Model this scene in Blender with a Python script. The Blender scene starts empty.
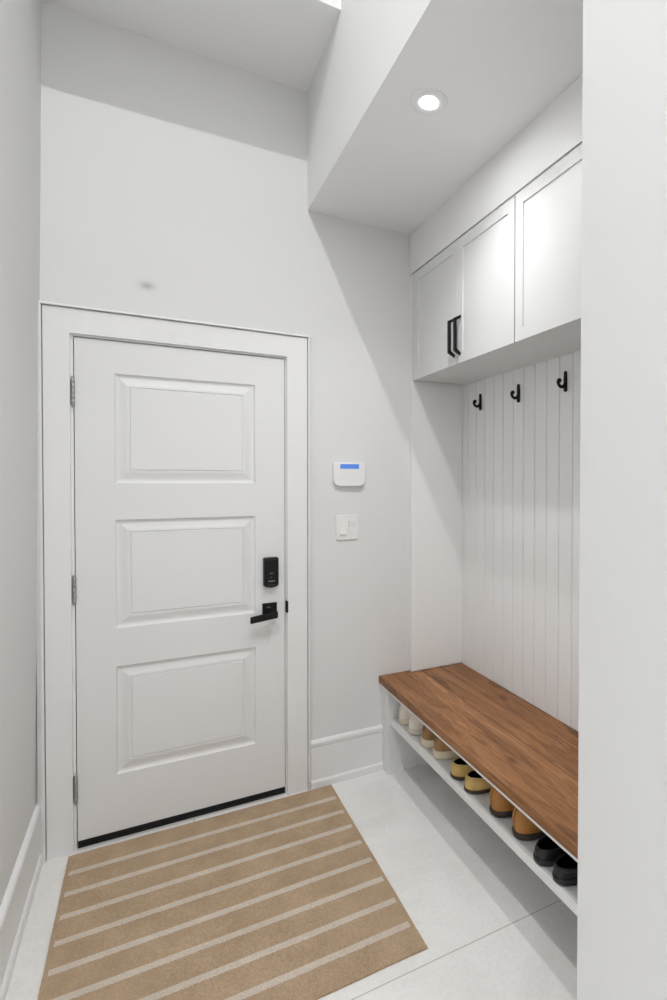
import bpy, bmesh, math, random
from mathutils import Vector, Matrix
random.seed(7)
scene = bpy.context.scene
COL = scene.collection

# ------------------------------------------------------------------ helpers
class MB:
    """collects shapes in one bmesh, links them as ONE mesh object"""
    def __init__(self):
        self.bm = bmesh.new()
    def face(self, pts, mat=0):
        vs = [self.bm.verts.new(p) for p in pts]
        f = self.bm.faces.new(vs); f.material_index = mat
        return f
    def box(self, x0, x1, y0, y1, z0, z1, bev=0.0, seg=2, mat=0):
        b = bmesh.new()
        bmesh.ops.create_cube(b, size=1)
        for v in b.verts:
            v.co = Vector((x0 + (v.co.x + .5) * (x1 - x0), y0 + (v.co.y + .5) * (y1 - y0), z0 + (v.co.z + .5) * (z1 - z0)))
        if bev > 0:
            bmesh.ops.bevel(b, geom=list(b.edges), offset=bev, segments=seg, profile=.5, affect='EDGES')
        for f in b.faces: f.material_index = mat
        self.merge(b); return self
    def merge(self, b):
        me = bpy.data.meshes.new('tmp'); b.to_mesh(me); b.free()
        self.bm.from_mesh(me); bpy.data.meshes.remove(me)
    def prism(self, poly, axis, a0, a1, bev=0.0, mat=0):
        """extrude a 2-D polygon along an axis ('x','y','z') from a0 to a1"""
        b = bmesh.new()
        def P(u, v, w):
            return {'x': (w, u, v), 'y': (u, w, v), 'z': (u, v, w)}[axis]
        lo = [b.verts.new(P(u, v, a0)) for u, v in poly]
        hi = [b.verts.new(P(u, v, a1)) for u, v in poly]
        n = len(poly)
        b.faces.new(lo); b.faces.new(hi)
        for i in range(n):
            b.faces.new((lo[i], lo[(i + 1) % n], hi[(i + 1) % n], hi[i]))
        bmesh.ops.recalc_face_normals(b, faces=list(b.faces))
        if bev > 0:
            bmesh.ops.bevel(b, geom=list(b.edges), offset=bev, segments=2, profile=.5, affect='EDGES')
        for f in b.faces: f.material_index = mat
        self.merge(b); return self
    def tube(self, pts, radii, seg=10, cap=True, mat=0):
        """swept round tube through points with per-point radii"""
        b = bmesh.new(); rings = []
        pts = [Vector(p) for p in pts]
        ref = Vector((.31, .83, .46))
        for i, p in enumerate(pts):
            t = (pts[min(i + 1, len(pts) - 1)] - pts[max(i - 1, 0)]).normalized()
            a = t.cross(ref).normalized(); c = t.cross(a).normalized()
            r = radii[i] if hasattr(radii, '__len__') else radii
            rings.append([b.verts.new(p + r * (math.cos(2 * math.pi * k / seg) * a + math.sin(2 * math.pi * k / seg) * c)) for k in range(seg)])
        for i in range(len(rings) - 1):
            for k in range(seg):
                b.faces.new((rings[i][k], rings[i][(k + 1) % seg], rings[i + 1][(k + 1) % seg], rings[i + 1][k]))
        if cap:
            b.faces.new(rings[0]); b.faces.new(rings[-1])
        bmesh.ops.recalc_face_normals(b, faces=list(b.faces))
        for f in b.faces: f.material_index = mat; f.smooth = True
        self.merge(b); return self
    def lathe(self, prof, centre, seg=40, mat=0, axis='z'):
        """revolve (r, z) profile"""
        b = bmesh.new(); c = Vector(centre); rings = []
        for r, z in prof:
            ring = []
            for k in range(seg):
                a = 2 * math.pi * k / seg
                q = Vector((r * math.cos(a), r * math.sin(a), z))
                if axis == 'y': q = Vector((q.x, q.z, q.y))
                ring.append(b.verts.new(c + q))
            rings.append(ring)
        for i in range(len(rings) - 1):
            for k in range(seg):
                b.faces.new((rings[i][k], rings[i][(k + 1) % seg], rings[i + 1][(k + 1) % seg], rings[i + 1][k]))
        for f in b.faces: f.material_index = mat; f.smooth = True
        self.merge(b); return self
    def build(self, name, mats, parent=None, smooth=False, loc=None, recalc=True):
        if recalc: bmesh.ops.recalc_face_normals(self.bm, faces=list(self.bm.faces))
        off = Vector(loc) if loc else Vector((0, 0, 0))
        if loc:
            for v in self.bm.verts: v.co -= off
        me = bpy.data.meshes.new(name); self.bm.to_mesh(me); self.bm.free()
        for m in (mats if isinstance(mats, (list, tuple)) else [mats]): me.materials.append(m)
        if smooth:
            for p in me.polygons: p.use_smooth = True
        o = bpy.data.objects.new(name, me); COL.objects.link(o); o.location = off
        if parent:
            o.parent = parent
            pw = Vector(parent.location) if not parent.parent else Vector(parent.location) + Vector(parent.parent.location)
            o.location = off - pw
        return o

def tag(o, label=None, cat=None, group=None, kind=None):
    if label: o['label'] = label
    if cat: o['category'] = cat
    if group: o['group'] = group
    if kind: o['kind'] = kind
    return o

def thing(name, loc, label, cat, group=None, kind=None):
    o = bpy.data.objects.new(name, None); COL.objects.link(o)
    o.location = loc; o.empty_display_size = .05
    return tag(o, label, cat, group, kind)

def struct(name, mb, mat, label, cat, **k):
    return tag(mb.build(name, mat, **k), label, cat, kind='structure')

# ------------------------------------------------------------------ materials
def nodes(name):
    m = bpy.data.materials.new(name); m.use_nodes = True
    nt = m.node_tree; b = nt.nodes['Principled BSDF']
    return m, nt, b

def plain(name, col, rough=.5, metal=0.0, spec=.5, bump=0.0, bscale=60, var=0.0, vscale=8):
    m, nt, b = nodes(name)
    b.inputs['Base Color'].default_value = (*col, 1); b.inputs['Roughness'].default_value = rough
    b.inputs['Metallic'].default_value = metal; b.inputs['Specular IOR Level'].default_value = spec
    tc = nt.nodes.new('ShaderNodeTexCoord')
    if var > 0:
        n = nt.nodes.new('ShaderNodeTexNoise'); n.inputs['Scale'].default_value = vscale; n.inputs['Detail'].default_value = 4
        r = nt.nodes.new('ShaderNodeValToRGB')
        r.color_ramp.elements[0].position = .3; r.color_ramp.elements[1].position = .7
        r.color_ramp.elements[0].color = (*[c * (1 - var) for c in col], 1)
        r.color_ramp.elements[1].color = (*[min(1, c * (1 + var)) for c in col], 1)
        nt.links.new(tc.outputs['Object'], n.inputs['Vector']); nt.links.new(n.outputs['Fac'], r.inputs['Fac'])
        nt.links.new(r.outputs['Color'], b.inputs['Base Color'])
    if bump > 0:
        n = nt.nodes.new('ShaderNodeTexNoise'); n.inputs['Scale'].default_value = bscale; n.inputs['Detail'].default_value = 3
        bp = nt.nodes.new('ShaderNodeBump'); bp.inputs['Strength'].default_value = bump; bp.inputs['Distance'].default_value = .002
        nt.links.new(tc.outputs['Object'], n.inputs['Vector']); nt.links.new(n.outputs['Fac'], bp.inputs['Height'])
        nt.links.new(bp.outputs['Normal'], b.inputs['Normal'])
    return m

def M(nt, op, a, bb=None, c=None):
    n = nt.nodes.new('ShaderNodeMath'); n.operation = op
    for i, v in enumerate((a, bb, c)):
        if v is None: continue
        if isinstance(v, (int, float)): n.inputs[i].default_value = v
        else: nt.links.new(v, n.inputs[i])
    return n.outputs[0]

def mixc(nt, fac, a, b):
    n = nt.nodes.new('ShaderNodeMix'); n.data_type = 'RGBA'
    nt.links.new(fac, n.inputs[0])
    for s, v in ((n.inputs[6], a), (n.inputs[7], b)):
        if isinstance(v, tuple): s.default_value = (*v, 1)
        else: nt.links.new(v, s)
    return n.outputs[2]

WALL = (.765, .765, .761)
TRIM = (.84, .84, .837)
wall_paint = plain('wall_paint', WALL, .65, spec=.3, bump=.05, bscale=220)
ceiling_paint = plain('ceiling_paint', (.90, .90, .895), .8, spec=.2, bump=.05, bscale=200)
trim_paint = plain('trim_paint', TRIM, .38, spec=.4)
door_paint = plain('door_paint', (.81, .81, .808), .42, spec=.4, bump=.03, bscale=90)
cab_paint = plain('cabinet_paint', (.715, .715, .713), .4, spec=.4)
bead_paint = plain('beadboard_paint', (.87, .87, .865), .45, spec=.4)
black_metal = plain('matte_black_metal', (.006, .006, .0065), .5, metal=0, spec=.25)
black_plastic = plain('black_plastic', (.013, .013, .015), .42, spec=.35)
grey_mark = plain('grey_marking', (.30, .31, .33), .5)
rubber = plain('black_rubber', (.015, .015, .016), .7, spec=.2, bump=.3, bscale=120)
nickel = plain('satin_nickel', (.42, .42, .41), .38, metal=.85)
white_plastic = plain('white_plastic', (.86, .86, .86), .35, spec=.45)
switch_plastic = plain('switch_plastic', (.84, .84, .82), .3, spec=.45)
threshold_mat = plain('threshold_white', (.72, .71, .69), .5)

def smudged_wall():
    m, nt, b = nodes('wall_paint_smudged')
    b.inputs['Roughness'].default_value = .65; b.inputs['Specular IOR Level'].default_value = .3
    tc = nt.nodes.new('ShaderNodeTexCoord'); sp = nt.nodes.new('ShaderNodeSeparateXYZ')
    nt.links.new(tc.outputs['Object'], sp.inputs[0])
    dx = M(nt, 'DIVIDE', M(nt, 'SUBTRACT', sp.outputs[0], .253), .030)
    dz = M(nt, 'DIVIDE', M(nt, 'SUBTRACT', sp.outputs[2], 2.289), .018)
    r2 = M(nt, 'ADD', M(nt, 'MULTIPLY', dx, dx), M(nt, 'MULTIPLY', dz, dz))
    f = M(nt, 'MULTIPLY', M(nt, 'POWER', 2.718, M(nt, 'MULTIPLY', r2, -1.3)), .46)
    c = mixc(nt, f, WALL, (.16, .16, .155))
    nt.links.new(c, b.inputs['Base Color'])
    return m
wall_smudge = smudged_wall()

def tile_mat():
    m, nt, b = nodes('floor_tile')
    tc = nt.nodes.new('ShaderNodeTexCoord'); sp = nt.nodes.new('ShaderNodeSeparateXYZ')
    nt.links.new(tc.outputs['Object'], sp.inputs[0])
    n1 = nt.nodes.new('ShaderNodeTexNoise'); n1.inputs['Scale'].default_value = 3.2; n1.inputs['Detail'].default_value = 7; n1.inputs['Roughness'].default_value = .62
    n1.inputs['Distortion'].default_value = .6
    n2 = nt.nodes.new('ShaderNodeTexNoise'); n2.inputs['Scale'].default_value = 70; n2.inputs['Detail'].default_value = 3
    nt.links.new(tc.outputs['Object'], n1.inputs['Vector']); nt.links.new(tc.outputs['Object'], n2.inputs['Vector'])
    r = nt.nodes.new('ShaderNodeValToRGB')
    r.color_ramp.elements[0].position = .30; r.color_ramp.elements[0].color = (.81, .798, .772, 1)
    r.color_ramp.elements[1].position = .62; r.color_ramp.elements[1].color = (.90, .89, .868, 1)
    nt.links.new(n1.outputs['Fac'], r.inputs['Fac'])
    r2 = nt.nodes.new('ShaderNodeValToRGB')
    r2.color_ramp.elements[0].position = .35; r2.color_ramp.elements[0].color = (.955, .955, .955, 1)
    r2.color_ramp.elements[1].position = .6; r2.color_ramp.elements[1].color = (1, 1, 1, 1)
    nt.links.new(n2.outputs['Fac'], r2.inputs['Fac'])
    mul = nt.nodes.new('ShaderNodeMix'); mul.data_type = 'RGBA'; mul.blend_type = 'MULTIPLY'; mul.inputs[0].default_value = 1
    nt.links.new(r.outputs['Color'], mul.inputs[6]); nt.links.new(r2.outputs['Color'], mul.inputs[7])
    def joint(s, off, period, w):
        u = M(nt, 'FRACT', M(nt, 'DIVIDE', M(nt, 'SUBTRACT', s, off - period * 10 - w / 2), period))
        return M(nt, 'LESS_THAN', u, w / period)
    j = M(nt, 'MAXIMUM', joint(sp.outputs[1], -1.130, 1.2, .0035), joint(sp.outputs[0], .42, 1.2, .0035))
    c = mixc(nt, j, mul.outputs[2], (.50, .485, .455))
    nt.links.new(c, b.inputs['Base Color'])
    b.inputs['Roughness'].default_value = .42; b.inputs['Specular IOR Level'].default_value = .35
    return m
floor_tile = tile_mat()

def rug_mat():
    m, nt, b = nodes('striped_rug')
    tc = nt.nodes.new('ShaderNodeTexCoord'); sp = nt.nodes.new('ShaderNodeSeparateXYZ')
    nt.links.new(tc.outputs['Object'], sp.inputs[0])
    n = nt.nodes.new('ShaderNodeTexNoise'); n.inputs['Scale'].default_value = 260; n.inputs['Detail'].default_value = 2
    nb = nt.nodes.new('ShaderNodeTexNoise'); nb.inputs['Scale'].default_value = 9; nb.inputs['Detail'].default_value = 5
    for q in (n, nb): nt.links.new(tc.outputs['Object'], q.inputs['Vector'])
    def ramp(src, lo, hi, p0, p1):
        r = nt.nodes.new('ShaderNodeValToRGB')
        r.color_ramp.elements[0].position = p0; r.color_ramp.elements[0].color = (*lo, 1)
        r.color_ramp.elements[1].position = p1; r.color_ramp.elements[1].color = (*hi, 1)
        nt.links.new(src, r.inputs['Fac']); return r.outputs['Color']
    fine = M(nt, 'ADD', M(nt, 'MULTIPLY', n.outputs['Fac'], .7), M(nt, 'MULTIPLY', nb.outputs['Fac'], .3))
    tan = ramp(fine, (.345, .246, .156), (.54, .40, .27), .34, .66)
    pale = ramp(fine, (.50, .43, .355), (.70, .62, .53), .34, .66)
    # eight pale bars, ends stopping short of the border
    w = M(nt, 'MULTIPLY', M(nt, 'SUBTRACT', n.outputs['Fac'], .5), .006)
    u = M(nt, 'FRACT', M(nt, 'DIVIDE', M(nt, 'SUBTRACT', M(nt, 'ADD', sp.outputs[1], w), -.151 - .0125 - 1.175), .1175))
    st = M(nt, 'LESS_THAN', u, .025 / .1175)
    inx = M(nt, 'MULTIPLY', M(nt, 'GREATER_THAN', sp.outputs[0], -.014), M(nt, 'LESS_THAN', sp.outputs[0], 1.008))
    iny = M(nt, 'MULTIPLY', M(nt, 'GREATER_THAN', sp.outputs[1], -1.0), M(nt, 'LESS_THAN', sp.outputs[1], -.1))
    f = M(nt, 'MULTIPLY', st, M(nt, 'MULTIPLY', inx, iny))
    nt.links.new(mixc(nt, f, tan, pale), b.inputs['Base Color'])
    b.inputs['Roughness'].default_value = .95; b.inputs['Specular IOR Level'].default_value = .1
    bp = nt.nodes.new('ShaderNodeBump'); bp.inputs['Strength'].default_value = .5; bp.inputs['Distance'].default_value = .003
    nt.links.new(n.outputs['Fac'], bp.inputs['Height']); nt.links.new(bp.outputs['Normal'], b.inputs['Normal'])
    return m
rug_stripe = rug_mat()

def walnut_mat():
    m, nt, b = nodes('walnut')
    tc = nt.nodes.new('ShaderNodeTexCoord'); sp = nt.nodes.new('ShaderNodeSeparateXYZ')
    nt.links.new(tc.outputs['Object'], sp.inputs[0])
    x, y, z = sp.outputs
    i1 = M(nt, 'GREATER_THAN', x, 1.506); i2 = M(nt, 'GREATER_THAN', x, 1.628)
    i0 = M(nt, 'GREATER_THAN', x, 1.395)
    pid = M(nt, 'ADD', M(nt, 'ADD', i1, i2), M(nt, 'MULTIPLY', i0, .37))
    cb = nt.nodes.new('ShaderNodeCombineXYZ')
    nt.links.new(M(nt, 'MULTIPLY', x, 7), cb.inputs[0]); nt.links.new(M(nt, 'ADD', M(nt, 'MULTIPLY', y, .8), M(nt, 'MULTIPLY', pid, 3.7)), cb.inputs[1])
    nt.links.new(M(nt, 'ADD', M(nt, 'MULTIPLY', z, 7), M(nt, 'MULTIPLY', pid, 5.1)), cb.inputs[2])
    n1 = nt.nodes.new('ShaderNodeTexNoise'); n1.inputs['Scale'].default_value = 1.5; n1.inputs['Detail'].default_value = 6; n1.inputs['Distortion'].default_value = .7
    n1.inputs['Roughness'].default_value = .6
    nt.links.new(cb.outputs[0], n1.inputs['Vector'])
    # growth rings: bands through the noise
    rg = M(nt, 'FRACT', M(nt, 'MULTIPLY', n1.outputs['Fac'], 9))
    rg = M(nt, 'MULTIPLY', M(nt, 'ABSOLUTE', M(nt, 'SUBTRACT', rg, .5)), 2)
    cb2 = nt.nodes.new('ShaderNodeCombineXYZ')
    nt.links.new(M(nt, 'MULTIPLY', x, 160), cb2.inputs[0]); nt.links.new(M(nt, 'MULTIPLY', y, 4.5), cb2.inputs[1]); nt.links.new(M(nt, 'MULTIPLY', z, 160), cb2.inputs[2])
    n2 = nt.nodes.new('ShaderNodeTexNoise'); n2.inputs['Scale'].default_value = 1; n2.inputs['Detail'].default_value = 3
    nt.links.new(cb2.outputs[0], n2.inputs['Vector'])
    mixf = M(nt, 'ADD', M(nt, 'ADD', M(nt, 'MULTIPLY', n1.outputs['Fac'], .75), M(nt, 'MULTIPLY', rg, .20)), M(nt, 'MULTIPLY', n2.outputs['Fac'], .28))
    mixf = M(nt, 'ADD', mixf, M(nt, 'MULTIPLY', M(nt, 'SINE', M(nt, 'MULTIPLY', pid, 4.3)), .05))
    r = nt.nodes.new('ShaderNodeValToRGB')
    e = r.color_ramp.elements
    e[0].position = .34; e[0].color = (.085, .038, .016, 1)
    e[1].position = .88; e[1].color = (.46, .232, .105, 1)
    k = e.new(.55); k.color = (.240, .103, .038, 1)
    k = e.new(.70); k.color = (.330, .150, .060, 1)
    nt.links.new(mixf, r.inputs['Fac'])
    # dark knots
    vo = nt.nodes.new('ShaderNodeTexVoronoi'); vo.inputs['Scale'].default_value = 1.0
    cb3 = nt.nodes.new('ShaderNodeCombineXYZ')
    nt.links.new(M(nt, 'MULTIPLY', x, 6.5), cb3.inputs[0]); nt.links.new(M(nt, 'MULTIPLY', y, 3.1), cb3.inputs[1])
    nt.links.new(cb3.outputs[0], vo.inputs['Vector'])
    kn = nt.nodes.new('ShaderNodeValToRGB')
    kn.color_ramp.elements[0].position = .03; kn.color_ramp.elements[0].color = (.6, .6, .6, 1)
    kn.color_ramp.elements[1].position = .15; kn.color_ramp.elements[1].color = (0, 0, 0, 1)
    nt.links.new(vo.outputs['Distance'], kn.inputs['Fac'])
    c = mixc(nt, kn.outputs['Color'], r.outputs['Color'], (.065, .026, .013))
    # glue lines between the boards
    def line(at):
        return M(nt, 'LESS_THAN', M(nt, 'ABSOLUTE', M(nt, 'SUBTRACT', x, at)), .0016)
    ln = M(nt, 'MAXIMUM', line(1.506), line(1.628))
    c = mixc(nt, ln, c, (.085, .034, .017))
    nt.links.new(c, b.inputs['Base Color'])
    b.inputs['Roughness'].default_value = .48; b.inputs['Specular IOR Level'].default_value = .35
    bp = nt.nodes.new('ShaderNodeBump'); bp.inputs['Strength'].default_value = .12; bp.inputs['Distance'].default_value = .001
    nt.links.new(n2.outputs['Fac'], bp.inputs['Height']); nt.links.new(bp.outputs['Normal'], b.inputs['Normal'])
    return m
walnut = walnut_mat()

def emit(name, col, s):
    m, nt, b = nodes(name)
    b.inputs['Base Color'].default_value = (*col, 1)
    b.inputs['Emission Color'].default_value = (*col, 1); b.inputs['Emission Strength'].default_value = s
    return m
LENS_W = 270
K_KEY, K_DOWN, K_UP, K_LOW = 44, 3.6, 2.0, 2.1
SPREAD = 122
lens_glow = emit('lamp_lens_glow', (1, 1, .99), LENS_W)
lcd_blue = emit('lcd_blue', (.075, .20, .60), .42)

# ------------------------------------------------------------------ dimensions (metres)
XS, ZS = .919, 2.7595          # soffit edge
XF = 1.451                     # upper cabinet faces
XW = 1.755                     # beadboard
YEND = -1.748                  # far end of the alcove
XR = 1.04                      # near right wall
ZB, YB = 3.312, -.518          # bulkhead over the door
ZC = 4.60                      # high ceiling
YREAR = -4.1
YNEAR = -1.985                  # where the near wall and soffit end

# ------------------------------------------------------------------ the setting
struct('floor', MB().box(-.5, 2.4, YREAR, .15, -.08, 0), floor_tile, 'large off-white porcelain floor tiles with a thin grey joint', 'floor')

b = MB()
b.box(-.35, -.02, 0, .12, 0, ZC); b.box(.83, 2.0, 0, .12, 0, ZC); b.box(-.02, .83, 0, .12, 2.07, ZC)
struct('wall_back', b, wall_smudge, 'pale grey wall around the white door, a faint smudge above it', 'wall')

# left wall, very slightly out of plumb
def lx(z): return -.135 + .0123 * z
struct('wall_left', MB().prism([(lx(0), 0), (lx(ZC), ZC), (-.35, ZC), (-.35, 0)], 'y', YREAR, 0), wall_paint, 'pale grey wall along the left edge', 'wall')
struct('wall_right', MB().box(XR, 2.0, YNEAR, YEND, 0, ZC), wall_paint, 'plain pale grey wall filling the right edge, nearest the camera', 'wall')
struct('wall_rear_added', MB().box(-.35, 2.0, YREAR - .12, YREAR, 0, ZC), wall_paint, 'unseen pale grey wall behind the camera, added to block light from the rear', 'wall')  # added out of view: closes the back so daylight enters only from the right
struct('ceiling', MB().box(-.35, 2.0, YREAR, .12, ZC, ZC + .08), ceiling_paint, 'high ceiling above the stair void', 'ceiling')
struct('ceiling_soffit', MB().box(XS, 2.0, YEND, 0, ZS, ZC), ceiling_paint, 'lowered soffit over the bench with a recessed lamp in it', 'ceiling')
struct('ceiling_bulkhead', MB().box(-.1, XS, YB, 0, ZB, ZC), ceiling_paint, 'boxed bulkhead high over the door against the back wall', 'ceiling')

# beadboard wall with real grooves
b = MB(); prof = []
GW, GD, PITCH = .0066, .0065, .0825
ys = [0.0]
prof.append((XW, 0.0))
y = -.0915
while y > YEND + .02:
    prof += [(XW, y + GW / 2), (XW + GD, y + GW / 5), (XW + GD, y - GW / 5), (XW, y - GW / 2)]
    y -= PITCH
prof += [(XW, YEND), (XW + .1, YEND), (XW + .1, 0.0)]
b.prism(prof, 'z', 0, ZS)
struct('wall_alcove', b, bead_paint, 'white grooved beadboard panelling behind the bench', 'wall')

# end panel and fascia of the alcove
struct('trim_1', MB().box(XF, XW - .0005, -.031, -.0005, .4815, 2.546, bev=.0012), bead_paint, 'white end panel of the alcove, between bench and cabinets', 'trim')
b = MB(); b.box(XF, XF + .02, YEND + .001, -.0005, 2.5515, ZS - .0005)
struct('trim_2', b, trim_paint, 'plain pale fascia between the upper cabinets and the soffit', 'trim')

# ------------------------------------------------------------------ door casing and baseboards
FY = -.018
b = MB()
b.box(-.098, -.013, FY, -.0003, 0, 2.0555); b.box(.819, .9115, FY, -.0003, 0, 2.0555)
b.box(-.098, .9115, FY, -.0003, 2.0555, 2.1510)
casing = struct('trim_3', b, trim_paint, 'wide flat white casing around the door', 'trim')
bb = MB()
sec = lambda s, e: [(s, -.0003), (s, -.0275), (s + e * .003, -.0295), (s + e * .009, -.0275), (s + e * .0125, -.012), (s + e * .0125, -.0003)]
bb.prism(sec(-.1012, -1)[:4] + [(-.1245, -.0180), (-.1245, -.0003)], 'z', 0, 2.1535); bb.prism(sec(.9142, 1), 'z', 0, 2.1535)
bb.prism([(y, z) for z, y in [(2.1537, -.0003), (2.1537, -.0275), (2.1565, -.0295), (2.1620, -.0275), (2.1655, -.012), (2.1655, -.0003)]], 'x', -.1135, .9267)
bb.build('back_band', trim_paint, casing)

def base_profile(p):
    # (thickness, height) profile of the baseboard with cap and base shoe
    return [(0.0003, 0), (.026, 0), (.026, .030), (.021, .038), (.016, .0385), (.016, .1945), (.0125, .1955), (.0125, .1995), (.0175, .2005), (.0180, .214), (.0135, .222), (.006, .226), (.0003, .2265)]
b = MB(); b.prism([(-t, z) for t, z in base_profile(0)], 'x', .9270, 1.2965)
struct('baseboard_back', b, trim_paint, 'white baseboard between the door casing and the bench', 'baseboard')
b = MB(); b.prism([(lx(z) + t, z) for t, z in base_profile(0)], 'y', YREAR, -.0005)
struct('baseboard_left', b, trim_paint, 'white baseboard along the left wall', 'baseboard')

# ------------------------------------------------------------------ the door
door = thing('door_1', (0, 0, 0), 'white three-panel door with black lever and keypad lock', 'door', kind='structure')
b = MB()
b.box(-.02, -.003, 0, .12, 0, 2.07); b.box(.813, .83, 0, .12, 0, 2.07); b.box(-.003, .813, 0, .12, 2.0485, 2.07)
b.box(-.003, .012, .047, .062, 0, 2.0485); b.box(.798, .813, .047, .062, 0, 2.0485); b.box(.012, .798, .047, .062, 2.035, 2.0485)
b.build('door_frame', trim_paint, door)
MB().box(-.003, .813, -.004, .12, .0005, .0095, bev=.002).build('threshold', threshold_mat, door)

# slab with three moulded panels
b = MB()
X0, X1, Z0, Z1, T = 0.0, .810, .036, 2.0445, .044
px = (.134, .680)
pz = [(.270, .716), (.873, 1.318), (1.467, 1.914)]
zs_ = [Z0] + [v for p in pz for v in p] + [Z1]
for i in range(len(zs_) - 1):
    za, zb = zs_[i], zs_[i + 1]
    b.face([(X0, 0, za), (px[0], 0, za), (px[0], 0, zb), (X0, 0, zb)])
    b.face([(px[1], 0, za), (X1, 0, za), (X1, 0, zb), (px[1], 0, zb)])
    if i % 2 == 0:
        b.face([(px[0], 0, za), (px[1], 0, za), (px[1], 0, zb), (px[0], 0, zb)])
loops = [(0, 0), (.0020, .0055), (.006, .0092), (.012, .0108), (.018, .0104), (.030, .0072), (.042, .0030), (.0505, .0018), (.0520, .0052), (.0550, .0052), (.0575, .0012)]
for za, zb in pz:
    prev = None
    for ins, dep in loops:
        r = [(px[0] + ins, dep, za + ins), (px[1] - ins, dep, za + ins), (px[1] - ins, dep, zb - ins), (px[0] + ins, dep, zb - ins)]
        if prev:
            for k in range(4):
                b.face([prev[k], prev[(k + 1) % 4], r[(k + 1) % 4], r[k]])
        prev = r
    b.face(prev)
b.face([(X0, T, Z0), (X1, T, Z0), (X1, T, Z1), (X0, T, Z1)])
for p, q in (((X0, Z0), (X1, Z0)), ((X1, Z0), (X1, Z1)), ((X1, Z1), (X0, Z1)), ((X0, Z1), (X0, Z0))):
    b.face([(p[0], 0, p[1]), (q[0], 0, q[1]), (q[0], T, q[1]), (p[0], T, p[1])])
bmesh.ops.remove_doubles(b.bm, verts=list(b.bm.verts), dist=1e-5)
leaf = b.build('door_leaf', door_paint, door)

b = MB(); b.box(.001, .809, -.004, .040, .0125, .0355, bev=.002)
b.box(.001, .809, -.008, -.004, .0105, .019, bev=.001)
tag(b.build('door_sweep', rubber, door), 'black rubber sweep along the door bottom')

for zc in (1.829, 1.045, .250):
    h = MB()
    segs = 5; hh = .106
    for k in range(segs):
        za = zc - hh / 2 + k * hh / segs
        h.lathe([(0, za + .0006), (.0062, za + .0006), (.0068, za + .0014), (.0068, za + hh / segs - .0014), (.0062, za + hh / segs - .0006), (0, za + hh / segs - .0006)], (-.0040, -.0085, 0), seg=16)
    h.box(-.0125, -.0035, -.0025, -.0004, zc - .05, zc + .05)
    ho = h.build('hinge', nickel, door)
    q = MB(); q.lathe([(0, zc - .060), (.004, zc - .060), (.0055, zc - .055), (.0055, zc - .0535), (0, zc - .0535)], (-.0040, -.0085, 0), seg=14)
    q.lathe([(0, zc + .0535), (.0055, zc + .0535), (.0055, zc + .056), (.003, zc + .0605), (0, zc + .0605)], (-.0040, -.0085, 0), seg=14)
    q.build('hinge_pin', nickel, ho)

# keypad deadbolt
k = MB()
lock_poly = [(.712, .998), (.722, .990), (.745, .9865), (.768, .990), (.778, .998), (.778, 1.121), (.774, 1.125), (.716, 1.125), (.712, 1.121)]
k.prism(lock_poly, 'y', -.026, -.0004, bev=.0022)
ko = k.build('keypad_lock', black_plastic, door); tag(ko, 'black keypad deadbolt')
MB().box(.7165, .7735, -.0275, -.0262, 1.003, 1.112, bev=.0006).build('touch_panel', black_metal, ko)
mk = MB()
mk.box(.738, .753, -.0282, -.0276, 1.0525, 1.0550); mk.box(.741, .746, -.0282, -.0276, 1.0345, 1.0365); mk.box(.732, .760, -.0282, -.0276, 1.016, 1.0195)
tag(mk.build('lock_marking', grey_mark, ko), 'small grey marks on the lock')
# lever
r = MB(); r.box(.709, .773, -.010, -.0004, .8475, .9135, bev=.0015)
ro = r.build('lever_handle', black_metal, door); tag(ro, 'black square lever handle')
r = MB()
r.lathe([(0, -.048), (.0105, -.048), (.0115, -.046), (.0115, -.0102), (0, -.0102)], (.744, 0, .866), seg=24, axis='y')
r.prism([(.649, .841), (.650, .867), (.765, .8820), (.768, .8795), (.768, .8550), (.765, .852), (.651, .8385)], 'y', -.060, -.044, bev=.002)
r.build('lever', black_metal, ro)
r = MB(); r.box(.728, .742, -.0108, -.0101, .8935, .8960)
tag(r.build('rose_marking', grey_mark, ro), 'tiny grey mark on the square rose')
# strike lip on the jamb
r = MB(); r.prism([(.8135, -.0005), (.8135, -.010), (.8150, -.0165), (.8180, -.0185), (.8225, -.0195), (.8225, -.0183), (.8188, -.0183), (.8188, -.0005)], 'z', .862, .916, bev=.0004)
tag(r.build('strike_plate', black_metal, door), 'black curved strike lip on the jamb')

# ------------------------------------------------------------------ wall devices
al = thing('alarm_keypad', (1.1185, 0, 1.453), 'white alarm keypad with a blue display, mounted above the light switch', 'alarm panel')
def rrect(x0, x1, z0, z1, rb, rt, n=8):
    p = []
    for cx, cz, r_, a0 in ((x1 - rb, z0 + rb, rb, -90), (x1 - rt, z1 - rt, rt, 0), (x0 + rt, z1 - rt, rt, 90), (x0 + rb, z0 + rb, rb, 180)):
        for i in range(n + 1):
            a = math.radians(a0 + 90 * i / n); p.append((cx + r_ * math.cos(a), cz + r_ * math.sin(a)))
    return p
b = MB(); b.prism(rrect(1.038, 1.199, 1.451, 1.568, .034, .014), 'y', -.020, 0, bev=.003)
b.build('housing', white_plastic, al)
b = MB(); b.prism(rrect(1.0395, 1.1975, 1.4525, 1.530, .033, .003), 'y', -.0245, -.0202, bev=.002)
b.build('flip_cover', white_plastic, al)
b = MB(); b.box(1.066, 1.172, -.0216, -.0202, 1.533, 1.5635, bev=.0006)
b.build('screen_bezel', white_plastic, al)
b = MB(); b.box(1.0715, 1.1665, -.0226, -.0217, 1.5375, 1.5600)
tag(b.build('screen', lcd_blue, al), 'blue lit display')

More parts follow.
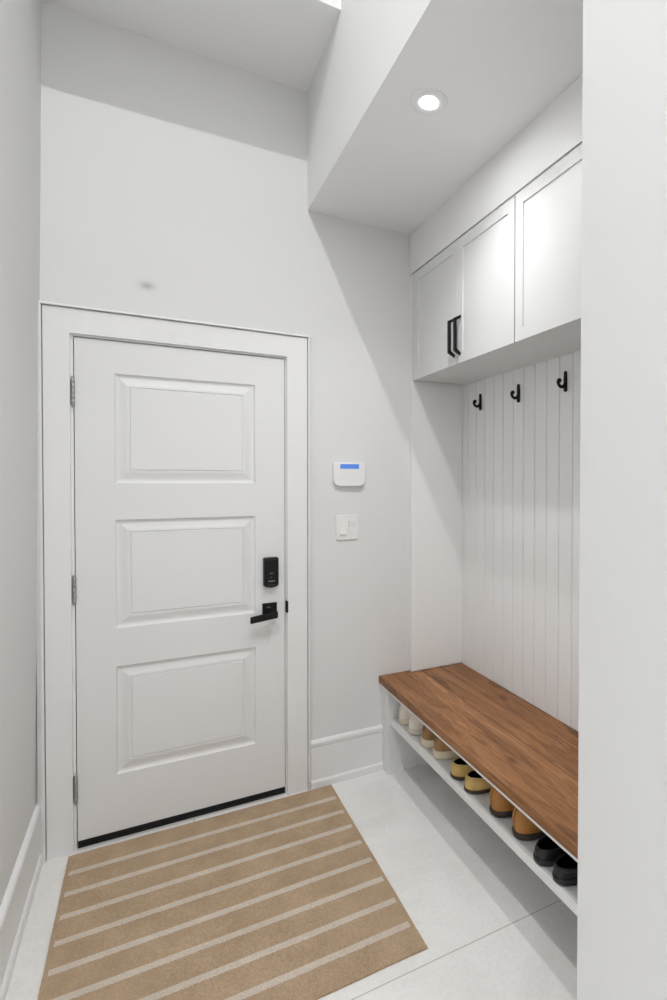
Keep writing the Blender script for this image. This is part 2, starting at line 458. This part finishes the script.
sw = thing('light_switch', (1.1065, 0, 1.187), 'white double light switch on the wall below the alarm keypad', 'light switch')
b = MB(); b.prism(rrect(1.055, 1.166, 1.187, 1.309, .004, .004, 4), 'y', -.007, -.0004, bev=.0018)
b.build('wall_plate', switch_plastic, sw)
b = MB(); b.prism([(-.0071, 1.2155), (-.0165, 1.2155), (-.0100, 1.2500), (-.0076, 1.2815), (-.0071, 1.2815)], 'x', 1.0725, 1.1045, bev=.0005)
b.build('rocker', switch_plastic, sw)
b = MB(); b.prism([(-.0071, 1.2155), (-.0078, 1.2155), (-.0095, 1.2500), (-.0150, 1.2815), (-.0071, 1.2815)], 'x', 1.1165, 1.1485, bev=.0005)
b.build('rocker', switch_plastic, sw)

# ------------------------------------------------------------------ rug
b = MB()
RX0, RX1, RY0, RY1, RT = -.027, 1.021, -1.083, -.036, .0065
nx, ny = 60, 60
def edge_wob(t, s): return .0003 * math.sin(t * 9 + s) + .0002 * math.sin(t * 23 + 2 * s)
grid = []
for j in range(ny + 1):
    row = []
    for i in range(nx + 1):
        u, v = i / nx, j / ny
        x = RX0 + (RX1 - RX0) * u; yy = RY0 + (RY1 - RY0) * v
        x += edge_wob(v * 3, 1) * (1 - u) + edge_wob(v * 3, 2) * u
        yy += edge_wob(u * 3, 3) * (1 - v) + edge_wob(u * 4, 5) * v
        row.append((x, yy, RT + .0008 * math.sin(7 * u + 3 * v) * math.sin(5 * v)))
    grid.append(row)
tv = [[b.bm.verts.new(p) for p in r_] for r_ in grid]
bv = [[b.bm.verts.new((p[0], p[1], .0006)) for p in r_] for r_ in grid]
for j in range(ny):
    for i in range(nx):
        b.bm.faces.new((tv[j][i], tv[j][i + 1], tv[j + 1][i + 1], tv[j + 1][i]))
        b.bm.faces.new((bv[j][i], bv[j + 1][i], bv[j + 1][i + 1], bv[j][i + 1]))
for i in range(nx):
    b.bm.faces.new((tv[0][i], bv[0][i], bv[0][i + 1], tv[0][i + 1])); b.bm.faces.new((tv[ny][i], tv[ny][i + 1], bv[ny][i + 1], bv[ny][i]))
for j in range(ny):
    b.bm.faces.new((tv[j][0], tv[j + 1][0], bv[j + 1][0], bv[j][0])); b.bm.faces.new((tv[j][nx], bv[j][nx], bv[j + 1][nx], tv[j + 1][nx]))
tag(b.build('door_mat', rug_stripe), 'tan mat with pale stripes lying on the floor in front of the door', 'mat')

# ------------------------------------------------------------------ bench
bench = thing('storage_bench', (1.5, -.8, 0), 'built-in white bench with a walnut seat and an open shoe shelf', 'bench')
b = MB()
JOG = -.0325
BE = YEND + .002
b.prism([(1.279, -.0005), (XF - .0008, -.0005), (XF - .0008, JOG), (XW - .0015, JOG), (XW - .0015, BE), (1.279, BE)], 'z', .4465, .4800, bev=.0012)
tag(b.build('seat_top', walnut, bench), 'walnut plank seat')
b = MB()
b.box(1.283, XW - .0015, BE, -.0335, .4340, .4463)
b.box(1.283, XF - .001, -.0335, -.0005, .4340, .4463)
b.build('seat_support', trim_paint, bench)
b = MB()
b.box(1.298, XW - .0015, -.0745, -.0275, 0, .4338, bev=.001); b.box(1.298, XW - .0015, -.0275, -.0005, .0, .4338)
b.build('end_panel', trim_paint, bench)
b = MB(); b.box(1.298, XW - .0015, BE, BE + .045, 0, .4338, bev=.001)
b.build('end_panel', trim_paint, bench)
b = MB(); b.box(1.316, XW - .0015, BE + .0455, -.0750, .2455, .2795, bev=.001)
b.build('shelf', trim_paint, bench)

# ------------------------------------------------------------------ upper cabinets
ZT0, ZT1 = 1.998, 2.546
def shaker(y0, y1, z0, z1):
    """slim-framed shaker door, front at x = XF - .019"""
    b = MB(); fx = XF; bx = XF + .019; s = .046; rec = .005
    o_ = [(y0, z0), (y1, z0), (y1, z1), (y0, z1)]
    i_ = [(y0 + s, z0 + s), (y1 - s, z0 + s), (y1 - s, z1 - s), (y0 + s, z1 - s)]
    j_ = [(a + math.copysign(.0015, (y0 + y1) / 2 - a), c + math.copysign(.0015, (z0 + z1) / 2 - c)) for a, c in i_]
    for k in range(4):
        l = (k + 1) % 4
        b.face([(fx, *o_[k]), (fx, *o_[l]), (fx, *i_[l]), (fx, *i_[k])])
        b.face([(fx, *i_[k]), (fx, *i_[l]), (fx + rec, *j_[l]), (fx + rec, *j_[k])])
        b.face([(fx, *o_[k]), (bx, *o_[k]), (bx, *o_[l]), (fx, *o_[l])])
    b.face([(fx + rec, *p) for p in j_]); b.face([(bx, *p) for p in o_])
    bmesh.ops.remove_doubles(b.bm, verts=list(b.bm.verts), dist=1e-6)
    return b
def carcass(y0, y1):
    b = MB(); t = .018
    F = XF + .0195
    b.box(F, XW, y0, y1, ZT0 + .001, ZT0 + t); b.box(F, XW, y0, y1, ZT1 - t, ZT1)
    b.box(F, XW - .001, y0, y0 + t, ZT0 + t, ZT1 - t); b.box(F, XW - .001, y1 - t, y1, ZT0 + t, ZT1 - t)
    b.box(XW - .012, XW - .001, y0 + t, y1 - t, ZT0 + t, ZT1 - t)
    return b
def pull(yc, z0, z1, parent):
    """bar pull whose two legs flare towards the door"""
    h = MB(); d = .0066
    x0 = XF - .0001; xo = x0 - .032; t = .012; fl = .016
    h.prism([(xo, z0), (xo + t, z0), (xo + t, z1), (xo, z1)], 'y', yc - d, yc + d, bev=.0006)
    h.prism([(xo + .001, z1 - .0005), (xo + t, z1 - .010), (x0, z1 + fl - .011), (x0, z1 + fl)], 'y', yc - d, yc + d, bev=.0005)
    h.prism([(xo + .001, z0 + .0005), (x0, z0 - fl), (x0, z0 - fl + .011), (xo + t, z0 + .010)], 'y', yc - d, yc + d, bev=.0005)
    tag(h.build('pull_handle', black_metal, parent), 'black angled bar pull')
c1 = thing('upper_cabinet', (1.6, -.49, ZT0), 'white wall cabinet with two doors and black bar pulls, next to the door wall', 'cabinet', 'wall cabinets above the bench')
carcass(-.9365, -.0555).build('cabinet_body', cab_paint, c1)
DG = .0015
d1 = shaker(-.5010 + DG, -.0565, ZT0, ZT1 - .004).build('cabinet_door', cab_paint, c1)
pull(-.4775, 2.0465, 2.190, d1)
d2 = shaker(-.9355 + DG, -.5010 - DG, ZT0, ZT1 - .004).build('cabinet_door', cab_paint, c1)
pull(-.5300, 2.0465, 2.190, d2)
c2 = thing('upper_cabinet', (1.6, -1.38, ZT0), 'white wall cabinet whose doors run out of sight behind the near right wall', 'cabinet', 'wall cabinets above the bench')
carcass(-1.7430, -.9375).build('cabinet_body', cab_paint, c2)
d3 = shaker(-1.3770 + DG, -.9385 - DG, ZT0, ZT1 - .004).build('cabinet_door', cab_paint, c2)
pull(-1.3535, 2.0465, 2.190, d3)
d4 = shaker(-1.7420, -1.3770 - DG, ZT0, ZT1 - .004).build('cabinet_door', cab_paint, c2)
pull(-1.4060, 2.0465, 2.190, d4)
b = MB(); b.box(XF - .0005, XF + .03, -.0532, -.0318, ZT0, ZT1, bev=.0008)
struct('trim_4', b, cab_paint, 'narrow white filler strip between the back wall and first cabinet', 'trim')

# ------------------------------------------------------------------ coat hooks
HG = 'coat hooks on the beadboard'
hl = ['black coat hook farthest from the camera, close to the white end panel', 'black coat hook in the middle of the beadboard row', 'black coat hook nearest the camera, close to the right wall']
proto = None
def copy_tree(o, parent=None):
    c = o.copy(); COL.objects.link(c)
    if parent: c.parent = parent
    for ch in [q for q in bpy.data.objects if q.parent == o]: copy_tree(ch, c)
    return c
for i, (yy, zz) in enumerate(((-.219, 1.885), (-.551, 1.885), (-.876, 1.889))):
    if proto is None:
        proto = thing('coat_hook', (XW, yy, zz), hl[0], 'hook', HG)
        b = MB()
        pl = [(-.0085, -.036), (-.0062, -.0410), (0, -.0430), (.0062, -.0410), (.0085, -.036), (.0078, 0), (.0066, .037), (.0042, .0410), (0, .0425), (-.0042, .0410), (-.0066, .037), (-.0078, 0)]
        b.prism([(yy + a, zz + c) for a, c in pl], 'x', XW - .010, XW - .0005, bev=.0025)
        b.build('mounting_plate', black_metal, proto)
        b = MB()
        path = [(-.006, -.010), (-.013, -.0185), (-.021, -.0235), (-.030, -.0235), (-.038, -.0185), (-.043, -.0105), (-.0430, -.003), (-.038, .000)]
        # round the path
        fine = []
        for k in range(len(path) - 1):
            for t in (0, .5):
                fine.append((path[k][0] * (1 - t) + path[k + 1][0] * t, path[k][1] * (1 - t) + path[k + 1][1] * t))
        fine.append(path[-1])
        rad = [.0072 - .0014 * (k / len(fine)) + (.0026 * max(0, (k - len(fine) + 5) / 5)) for k in range(len(fine))]
        b.tube([(XW + a, yy, zz + c) for a, c in fine], rad, seg=14)
        b.lathe([(0, -.0095), (.0050, -.0085), (.0085, -.0045), (.0095, 0), (.0085, .0045), (.0050, .0085), (0, .0095)], (XW - .0375, yy, zz + .0010), seg=16)
        b.build('prong', black_metal, proto)
    else:
        c = copy_tree(proto); c.location = (XW, yy, zz); c['label'] = hl[i]

# ------------------------------------------------------------------ shoes
def shoe_outline(th, L, W, side):
    """foot-shaped closed curve; th from 0 (toe) round through the heel; heel at x=0, toe at x=L"""
    c, s = math.cos(th), math.sin(th)
    x = L / 2 + L / 2 * math.copysign(abs(c) ** .78, c)
    u = x / L
    w = W * (.425 + .050 * math.sin(min(1, u / .25) * math.pi / 2) - .050 * math.exp(-((u - .36) / .16) ** 2) + .020 * math.exp(-((u - .68) / .22) ** 2))
    ys_ = math.copysign(abs(s) ** .80, s) * w
    bend = side * W * .07 * math.sin(max(0, (u - .25)) * 2.0)
    return x, ys_ + bend

def lerp(a, bb_, t): return a + (bb_ - a) * t
def smooth(t): t = max(0, min(1, t)); return t * t * (3 - 2 * t)

def make_shoe(spec, yc, side, label, xheel=1.331, yaw=0.0, L=.285, W=.114):
    z0 = .2800; W = spec.get('W', W)
    root = thing(spec['name'], (xheel, yc, z0), label, 'shoe', spec['group'])
    cr, sr = math.cos(yaw), math.sin(yaw)
    def place(x, y, z): return (xheel + x * cr - y * sr, yc + x * sr + y * cr, z0 + z)
    N = 56
    ths = [2 * math.pi * k / N for k in range(N)]
    # ---- sole: rim profile lofted up the outline
    b = MB(); sh = spec['sole']; lip = spec.get('lip', .003)
    lv = [(-.006, .0004), (-.0015, .0025), (lip * .6, sh * .35), (lip, sh * .7), (lip * .8, sh * .93), (-.003, sh)]
    rings = []
    for off, z in lv:
        ring = []
        for th in ths:
            x, y = shoe_outline(th, L, W, side)
            nx_, ny_ = (x - L / 2) / (L / 2), y / (W / 2)
            n_ = math.hypot(nx_, ny_) or 1
            spring = .012 * max(0, (x / L - .72) / .28) ** 2
            heel_up = .0
            ring.append(b.bm.verts.new(place(x + off * nx_ / n_, y + off * ny_ / n_, z + spring + heel_up)))
        rings.append(ring)
    for i in range(len(rings) - 1):
        for k in range(N):
            b.bm.faces.new((rings[i][k], rings[i][(k + 1) % N], rings[i + 1][(k + 1) % N], rings[i + 1][k]))
    b.bm.faces.new(rings[0]); b.bm.faces.new(rings[-1])
    so = b.build('sole', spec['sole_mat'], root, smooth=True)
    if spec.get('sole_label'): tag(so, spec['sole_label'])
    # ---- upper: rings that climb from the sole; closed over the toe, open at the ankle
    Hh, Hi, Ht = spec['heel_h'], spec['instep_h'], spec['toe_h']
    open_end = spec.get('open', .52)
    def top_h(u):
        if u < open_end: return lerp(Hh, Hi, smooth((u - .10) / (open_end - .10))) - spec.get('dip', .012) * math.exp(-((u - open_end * .48) / .13) ** 2)
        return lerp(Hi, Ht, smooth((u - open_end) / (.93 - open_end)))
    def ring_pt(th, k, K, shrink=0.0):
        x, y = shoe_outline(th, L, W, side)
        u = x / L; f = k / K
        cy = side * W * .07 * math.sin(max(0, (u - .25)) * 2.0)
        h = sh - .002 + (top_h(u) - sh) * (math.sin(f * math.pi / 2) ** (1.0 if u > open_end else .9))
        closed = smooth((u - open_end + .12) / .14)
        tight = spec.get('collar', .80)
        w_open = 1 + spec.get('bulge', .03) * math.sin(f * math.pi) - (1 - tight) * f ** spec.get('pow', 1.7)
        w_closed = max(.0, math.cos(f * math.pi / 2)) ** .72
        w = lerp(w_open, w_closed, closed)
        inset = .003 + shrink
        # pull heel/toe ends in with height
        xe = x
        if u < .5: xe = lerp(x, L * .42, (1 - w_open) * spec.get('lean', .55) * (1 - u * 2) + inset / L)
        else: xe = lerp(x, L * .62, min(.85, .62 * f ** 2.0 * smooth((u - .55) / .45)) + inset / L)
        yy_ = (y - cy) * w * (1 - inset / (W / 2)) + cy
        return xe, yy_, h
    K = 12
    def shell(mat, name, shrink, drop, lab=None):
        b = MB(); rg = []
        for k in range(K + 1):
            rg.append([b.bm.verts.new(place(*[a + d for a, d in zip(ring_pt(th, k, K, shrink), (0, 0, -drop))])) for th in ths])
        for i in range(K):
            for k in range(N):
                b.bm.faces.new((rg[i][k], rg[i][(k + 1) % N], rg[i + 1][(k + 1) % N], rg[i + 1][k]))
        # zip up the vamp: join the two flanks along the midline beyond the opening
        for k in range(0, N // 2):
            a0, a1 = rg[K][k], rg[K][k + 1]; b0, b1 = rg[K][-k % N], rg[K][-(k + 1) % N]
            u = shoe_outline(ths[k + 1], L, W, side)[0] / L
            if u > open_end - .02:
                vs = []
                for v in (a0, a1, b1, b0):
                    if v not in vs: vs.append(v)
                if len(vs) >= 3:
                    try: b.bm.faces.new(vs)
                    except ValueError: pass
        bmesh.ops.remove_doubles(b.bm, verts=list(b.bm.verts), dist=2e-5)
        o_ = b.build(name, mat, root, smooth=True)
        if lab: tag(o_, lab)
        return o_, ring_pt
    up, _ = shell(spec['upper_mat'], 'upper', 0.0, 0.0)
    shell(spec['lining_mat'], 'lining', .0035, .0005, spec.get('lining_label'))
    # insole inside
    b = MB(); rr = []
    for th in ths:
        x, y = shoe_outline(th, L, W, side)
        rr.append(b.bm.verts.new(place(lerp(x, L / 2, .05), y * .9, sh + .002 + .012 * max(0, (x / L - .72) / .28) ** 2)))
    b.bm.faces.new(rr)
    b.build('insole', spec['lining_mat'], root)
    # collar binding: a rolled edge round the opening
    pts = []
    ks = [k for k in range(N) if shoe_outline(ths[k], L, W, side)[0] / L <= open_end - .04]
    for k in ks: pts.append(place(*ring_pt(ths[k], K, K, .0015)))
    b = MB(); b.tube(pts, spec.get('rim', .0026), seg=8)
    b.build('collar', spec.get('collar_mat', spec['upper_mat']), root)
    # heel seam or heel tab, following the back of the upper
    back = [ring_pt(math.pi, k, K) for k in range(0, K + 1)]
    if spec.get('seam'):
        b = MB(); b.tube([place(p[0] - .0003, p[1], p[2]) for p in back[:-1]], .0012, seg=6)
        b.build('heel_seam', spec['seam'], root)
    if spec.get('tab'):
        b = MB(); m_ = K // 3
        cols = []
        for k in range(m_, K + 1):
            row = []
            for q in (-5, -3, -1, 1, 3, 5):
                fr = q * .5 * (1 - .35 * (k - m_) / (K - m_))
                p = ring_pt(math.pi + fr * math.pi / N * 1.6, k, K)
                row.append(b.bm.verts.new(place(p[0] - .0016, p[1], p[2] + (.0015 if k == K else 0))))
            cols.append(row)
        for i in range(len(cols) - 1):
            for j in range(5): b.bm.faces.new((cols[i][j], cols[i][j + 1], cols[i + 1][j + 1], cols[i + 1][j]))
        b.build('heel_tab', spec['tab'], root, smooth=True)
    if spec.get('laces'):
        for q in range(4):
            u = open_end + .03 + q * .055
            b = MB(); pts = []
            for s_ in range(9):
                a = -1 + 2 * s_ / 8
                best = None
                yv = a * W * .20
                pts.append(place(u * L + .004 * math.cos(a * 1.5), yv + side * W * .07 * math.sin(max(0, (u - .25)) * 2.0), top_h(u) + .002 - abs(a) ** 2 * .010))
            b.tube(pts, .0021, seg=8); b.build('lace', spec['laces'], root)
    return root

suede = lambda n, c: plain(n, c, .85, spec=.2, bump=.25, bscale=240, var=.14, vscale=30)
sp_white = dict(name='sneaker', group='white sneakers on the shoe shelf', sole=.030, lip=.0035, sole_mat=plain('cream_rubber', (.80, .73, .62), .7, var=.05), upper_mat=plain('white_leather', (.86, .80, .72), .6, bump=.15, bscale=120, var=.05, vscale=25),
                lining_mat=plain('dark_lining', (.07, .055, .045), .9), heel_h=.104, instep_h=.098, toe_h=.052, collar=.74, tab=plain('off_white_tab', (.80, .74, .66), .6), laces=plain('white_lace', (.68, .65, .6), .8), open=.46)
sp_tan = dict(name='sneaker', group='tan sneakers on the shoe shelf', sole=.038, lip=.005, sole_mat=plain('cream_sole', (.80, .70, .53), .7, var=.06, vscale=20), upper_mat=suede('tan_suede', (.38, .225, .10)),
              lining_mat=plain('brown_lining', (.09, .05, .025), .9), heel_h=.106, instep_h=.100, toe_h=.056, collar=.72, tab=suede('brown_tab', (.28, .165, .08)), laces=plain('tan_lace', (.36, .24, .13), .8), open=.46, sole_label='thick cream rubber sole')
sp_yel = dict(x=1.320, name='loafer', group='yellow-tan loafers on the shoe shelf', sole=.016, lip=.0025, sole_mat=plain('dark_brown_sole', (.055, .030, .016), .6), upper_mat=suede('yellow_tan_suede', (.66, .45, .165)),
              lining_mat=plain('black_lining', (.010, .008, .007), .95, spec=.05), heel_h=.060, instep_h=.068, toe_h=.046, collar=.88, open=.56, rim=.0032, collar_mat=suede('pale_tan_collar', (.68, .50, .22)), sole_label='dark brown sole', lining_label='black inside', dip=.006)
sp_bro = dict(x=1.328, name='ankle_boot', group='brown ankle boots on the shoe shelf', sole=.025, lip=.0045, sole_mat=plain('dark_boot_sole', (.040, .026, .020), .55), upper_mat=plain('cognac_leather', (.44, .19, .040), .48, bump=.1, bscale=110, var=.16, vscale=14),
              lining_mat=plain('boot_lining', (.06, .035, .018), .9), heel_h=.120, instep_h=.112, toe_h=.058, collar=.42, pow=2.3, lean=1.0, bulge=.09, open=.44, seam=plain('dark_seam', (.10, .045, .016), .7), sole_label='dark brown lugged sole')
sp_bla = dict(x=1.314, toe_out=.015, name='slip_on_shoe', group='black slip-on shoes on the shoe shelf', sole=.022, lip=.0035, sole_mat=plain('black_sole', (.009, .009, .010), .5), upper_mat=plain('black_leather', (.010, .010, .012), .42, bump=.12, bscale=120),
              lining_mat=plain('deep_black_lining', (.004, .004, .004), .98, spec=.02), W=.101, heel_h=.050, instep_h=.070, toe_h=.050, collar=.90, open=.58, rim=.0034, dip=.004)
S = [
    (sp_white, -.150, 1, 'white sneaker against the end panel, first shoe of the row'),
    (sp_white, -.268, -1, 'white sneaker standing second in the row, beside a tan sneaker', ),
    (sp_tan, -.412, 1, 'tan suede sneaker with cream sole, beside a white sneaker'),
    (sp_tan, -.528, -1, 'tan suede sneaker with cream sole, beside a yellow-tan loafer'),
    (sp_yel, -.702, 1, 'yellow-tan suede loafer beside the tan sneaker, heel outward'),
    (sp_yel, -.812, -1, 'yellow-tan suede loafer beside the brown ankle boot, heel outward'),
    (sp_bro, -.984, 1, 'brown leather ankle boot beside the yellow-tan loafer'),
    (sp_bro, -1.124, -1, 'brown leather ankle boot beside a black slip-on shoe'),
    (sp_bla, -1.258, 1, 'black slip-on shoe beside the brown ankle boot'),
    (sp_bla, -1.350, -1, 'black slip-on shoe closest to the near right wall, last of the row'),
]
for spec, yy, side, lab in S:
    make_shoe(spec, yy, side, lab, xheel=spec.get('x', 1.331), yaw=side * spec.get('toe_out', 0))

# ------------------------------------------------------------------ recessed lamp in the soffit
LX, LY = 1.089, -.945
dl = thing('recessed_downlight', (LX, LY, ZS), 'small round lit downlight recessed in the soffit above the bench', 'downlight')
b = MB()
b.lathe([(.0640, -.0003), (.0640, -.0025), (.0610, -.0040), (.0545, -.0042), (.0330, -.0042), (.0305, -.0030), (.0300, -.0003)], (LX, LY, ZS), seg=48)
b.build('trim_ring', white_plastic, dl)
b = MB(); b.lathe([(0, -.0014), (.0270, -.0014), (.0285, -.0011), (.0285, -.0002), (0, -.0002)], (LX, LY, ZS), seg=40)
b.build('lens', lens_glow, dl)

def lamp(name, loc, watts, size, col=(1, 1, 1), spread=math.pi):
    l = bpy.data.lights.new(name, 'AREA'); l.shape = 'DISK'; l.size = size; l.energy = watts; l.color = col; l.spread = spread
    o = bpy.data.objects.new(name, l); COL.objects.link(o); o.location = loc
    return o
lamp('stairwell_lamp', (.05, -2.57, ZC - .01), K_KEY, .06)
lamp('downlight_lamp', (LX, LY, ZS - .0050), K_DOWN, .040, spread=math.radians(SPREAD))

# ------------------------------------------------------------------ world
w = bpy.data.worlds.new('world'); scene.world = w; w.use_nodes = True
nt = w.node_tree; bg = nt.nodes['Background']
tc = nt.nodes.new('ShaderNodeTexCoord'); sp = nt.nodes.new('ShaderNodeSeparateXYZ')
nt.links.new(tc.outputs['Generated'], sp.inputs[0])
rp = nt.nodes.new('ShaderNodeMapRange'); rp.inputs[1].default_value = -.15; rp.inputs[2].default_value = .15
rp.inputs[3].default_value = K_LOW; rp.inputs[4].default_value = K_UP
nt.links.new(sp.outputs[2], rp.inputs[0]); nt.links.new(rp.outputs[0], bg.inputs[1])
bg.inputs[0].default_value = (.985, .99, 1, 1)

# ------------------------------------------------------------------ camera
cd = bpy.data.cameras.new('camera'); cam = bpy.data.objects.new('camera', cd); COL.objects.link(cam)
f_px, yaw, pitch, roll = 544.8709, math.radians(28.9532), math.radians(-.8556), math.radians(.1531)
fwd = Vector((math.sin(yaw) * math.cos(pitch), math.cos(yaw) * math.cos(pitch), math.sin(pitch)))
rt = Vector((math.cos(yaw), -math.sin(yaw), 0)); up = rt.cross(fwd)
R_ = rt * math.cos(roll) + up * math.sin(roll); U_ = -rt * math.sin(roll) + up * math.cos(roll)
mw = Matrix((R_, U_, -fwd)).transposed().to_4x4(); mw.translation = Vector((.259, -2.6077, 1.4871))
cam.matrix_world = mw
cd.sensor_fit = 'VERTICAL'; cd.sensor_height = 36; cd.sensor_width = 24; cd.lens = f_px / 1000 * 36
cd.shift_x = -117.75 / 1000; cd.shift_y = -12.58 / 1000
cd.clip_start = .02
scene.camera = cam

vs = scene.view_settings
scene.display_settings.display_device = 'sRGB'
vs.view_transform = 'Standard'; vs.look = 'None'; vs.gamma = 1; vs.use_curve_mapping = False
vs.exposure = 0.0
